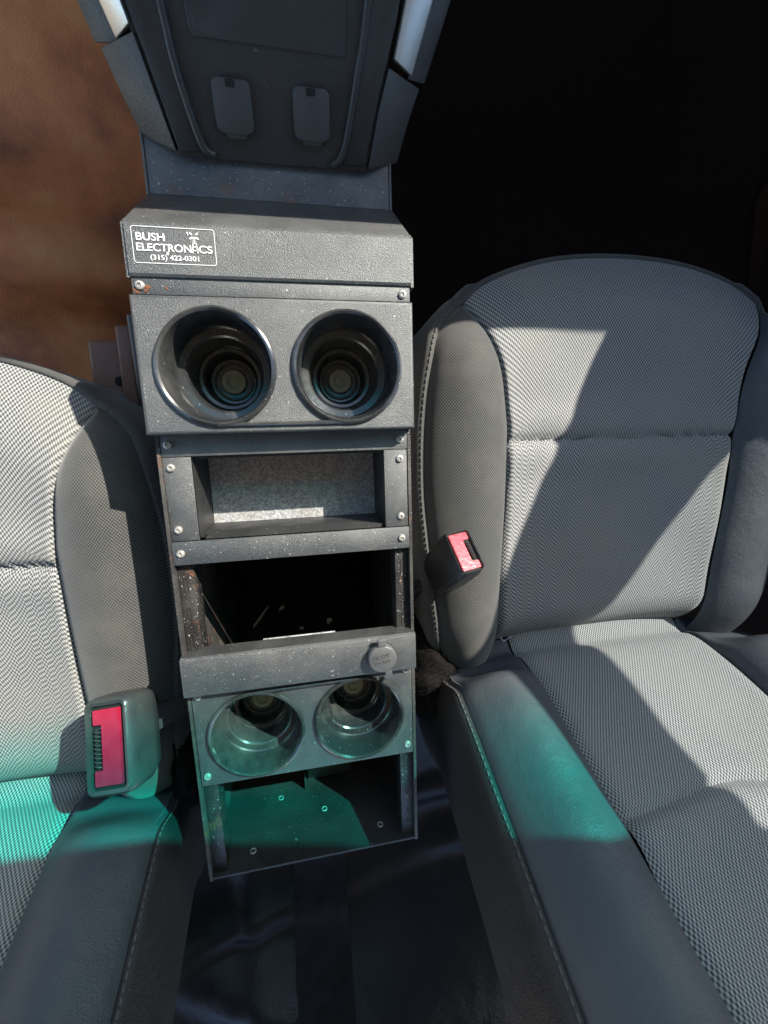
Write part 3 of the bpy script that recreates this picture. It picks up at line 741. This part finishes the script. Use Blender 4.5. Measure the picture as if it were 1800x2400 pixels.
# ------------------------------------------------------------------ belt buckles
def buckle(name, face, base, up, wd, hg, label, slot_side, mg):
    root = empty(name); tag(root, label, 'seat belt buckle', 'front seat belt buckles')
    z = (face-base).normalized(); x = up.cross(z).normalized(); y = z.cross(x); L = (face-base).length
    mt = Matrix((x, y, z)).transposed().to_4x4(); mt.translation = face
    # rounded tapering housing
    vs, fs = [], []
    def loop(w2, h2, r, zz, dx=0):
        out = []
        for cx, cy, a0 in ((w2-r, h2-r, 0), (-w2+r, h2-r, 90), (-w2+r, -h2+r, 180), (w2-r, -h2+r, 270)):
            for k in range(6): a = math.radians(a0+18*k); out.append(mt @ Vector((cx+r*math.cos(a)+dx, cy+r*math.sin(a), zz)))
        return out
    w2, h2 = wd/2, hg/2
    loops = [loop(w2-mg, h2-mg, .003, -.003), loop(w2-mg+.0006, h2-mg+.0006, .0035, .0), loop(w2-mg*.45, h2-mg*.45, .006, .0012), loop(w2-.0006, h2-.0006, .008, -.0012), loop(w2+.0008, h2+.0008, .009, -.010), loop(w2+.0005, h2, .008, -L*.6), loop(w2*.86, h2*.86, .008, -L*.9), loop(w2*.6, h2*.6, .006, -L)]
    n = len(loops[0])
    for l in loops: vs += l
    for j in range(len(loops)-1):
        for k in range(n): fs.append((j*n+k, (j+1)*n+k, (j+1)*n+(k+1) % n, j*n+(k+1) % n))
    fs.append(tuple((len(loops)-1)*n+k for k in range(n)))
    obj('housing', vs, fs, 'belt_plastic', root, angle=50)
    bm = bmesh.new(); addbox(bm, -w2+mg-.001, w2-mg+.001, -h2+mg-.001, h2-mg+.001, -.006, -.0028, 0, 1, mt); bmobj('slot_floor', bm, 'gap', root)
    # C-shaped red release button
    s = slot_side; q = wd/2-mg*1.42; g = hg/2-mg*1.42; nx = q-.0080; ny = g*.60
    pts = [(-q, -g), (q, -g), (q, -ny), (nx, -ny), (nx, ny), (q, ny), (q, g), (-q, g)]
    bm = bmesh.new(); poly_prism(bm, [(s*a, b) for a, b in pts], 'z', -.0028, .0006)
    bmesh.ops.recalc_face_normals(bm, faces=bm.faces)
    bmesh.ops.bevel(bm, geom=list(bm.edges), offset=.0006, segments=2, affect='EDGES')
    bmesh.ops.transform(bm, matrix=mt, verts=bm.verts); bmobj('release_button', bm, 'red', root)
    # spring showing in the tongue slot
    pts = [mt @ Vector((s*(nx+.0042)+.0026*math.cos(a*.1*2*math.pi), -ny+.003+(2*ny-.006)*a/90, -.0008+.0022*math.sin(a*.1*2*math.pi))) for a in range(91)]
    tube('spring', pts, .0007, 'spring', root, 6)
    return root, mt
rb, _ = buckle('seat_buckle', Vector((.2925, -.1200, -.016)), Vector((.2800, -.172, -.082)), Vector((-.08, 1, 0)), .033, .052, 'red button belt buckle standing against the inboard bolster beside the passenger insert', 1, .0034)
tube('stalk', [(.2800, -.172, -.080), (.274, -.180, -.092), (.262, -.190, -.105), (.255, -.215, -.13), (.255, -.24, -.20), (.255, -.25, -.31)], .0085, 'belt_plastic', rb, 14)
lb, _ = buckle('seat_buckle', Vector((-.0690, -.2720, .012)), Vector((-.0560, -.2900, -.036)), Vector((-.13, 1, -.2)), .046, .086, 'red button belt buckle with a side strap near the driver backrest and console', -1, .0068)
bm = bmesh.new()
vs = [(-.058, -.268, -.030), (-.030, -.272, -.050), (-.012, -.276, -.062), (-.058, -.300, -.032), (-.030, -.298, -.052), (-.012, -.296, -.064)]
V = [bm.verts.new(v) for v in vs]; V2 = [bm.verts.new((x, y, z-.006)) for x, y, z in vs]
for a, b, c, d in ((0, 1, 4, 3), (1, 2, 5, 4)): bm.faces.new((V[a], V[b], V[c], V[d])); bm.faces.new((V2[d], V2[c], V2[b], V2[a]))
for a, b in ((0, 1), (1, 2), (2, 5), (5, 4), (4, 3), (3, 0)): bm.faces.new((V[b], V[a], V2[a], V2[b]))
bmobj('side_strap', bm, 'belt_plastic', lb)
tube('stalk', [(-.056, -.290, -.034), (-.045, -.31, -.10), (-.03, -.31, -.2), (-.025, -.31, -.315)], .008, 'belt_plastic', lb, 12)

# ------------------------------------------------------------------ carpet bunched beside the seats
def lump(name, c, rx, ry, rz, seed, label):
    random.seed(seed); bm = bmesh.new(); bmesh.ops.create_icosphere(bm, subdivisions=5, radius=1)
    ph = [random.random()*6 for _ in range(6)]
    for v in bm.verts:
        d = v.co.normalized(); k = 1+.10*math.sin(5*d.x+ph[0])*math.sin(6*d.y+ph[1])+.07*math.sin(11*d.y+ph[2]+3*d.x)*math.sin(7*d.z+ph[3])+.02*random.random()
        v.co = Vector((c[0]+d.x*k*rx, c[1]+d.y*k*ry, c[2]+d.z*k*rz))
    pts = [(v.co.copy(), Vector(((v.co.x-c[0])/rx**2, (v.co.y-c[1])/ry**2, (v.co.z-c[2])/rz**2)).normalized()) for v in bm.verts]
    fv, ff = [], []
    for k in range(9000):
        p, n = random.choice(pts)
        if n.z < -.2: continue
        p = p+Vector((random.uniform(-.003, .003), random.uniform(-.003, .003), 0)); t = n.orthogonal().normalized()
        t.rotate(Matrix.Rotation(random.random()*6.28, 3, n)); q = (n+.9*t*random.random()).normalized()*random.uniform(.003, .0065)
        b = t.cross(n)*.00035; i = len(fv); fv += [p-b, p+b, p+q]; ff.append((i, i+1, i+2))
    o = bmobj(name, bm, 'carpet', None, 180); fo = obj('fibres', fv, ff, 'carpet', o); tag(fo, kind='stuff'); tag(o, label, 'carpet', 'carpet ends beside the console'); return o
lump('carpet_end', (.278, -.322, -.150), .038, .066, .092, 3, 'bunched fuzzy grey carpet at the inboard rear corner of the passenger cushion')
lump('carpet_end', (-.036, -.392, -.165), .034, .075, .10, 5, 'fuzzy grey carpet between the driver backrest and the console tray')

# ------------------------------------------------------------------ seat rail end cover beside the console
rl = empty('rail_cover'); tag(rl, 'brown plastic seat rail end cover and rod beside the console', 'rail cover')
bm = bmesh.new(); addbox(bm, -.132, -.088, .060, .136, -.42, -.205, .006, 3); bmobj('cover_block', bm, 'bracket', rl)
bm = bmesh.new(); addbox(bm, -.092, -.074, .050, .150, -.42, -.190, .004, 3); bmobj('cover_ridge', bm, 'bracket', rl)
lathe('button', [(.0062, .0), (.0062, .0015), (.0052, .0016), (.0052, .0006), (.0001, .0006)], -.098, .085, -.2052, 'gap', rl, 24)
tube('rod', [(-.070, .16, -.19), (-.066, -.05, -.19), (-.066, -.25, -.19)], .006, 'spring', rl, 12)
box('rail', -.085, -.055, -.30, .13, -.42, -.215, 'coat_plain', rl, .002)

ln = tube('lint', [(.374, -.268, -.092), (.377, -.272, -.088), (.381, -.273, -.090), (.383, -.269, -.088), (.388, -.266, -.087)], .0009, 'lint', None, 6)
tag(ln, 'lilac lint thread in the crease of the passenger seat', 'lint')
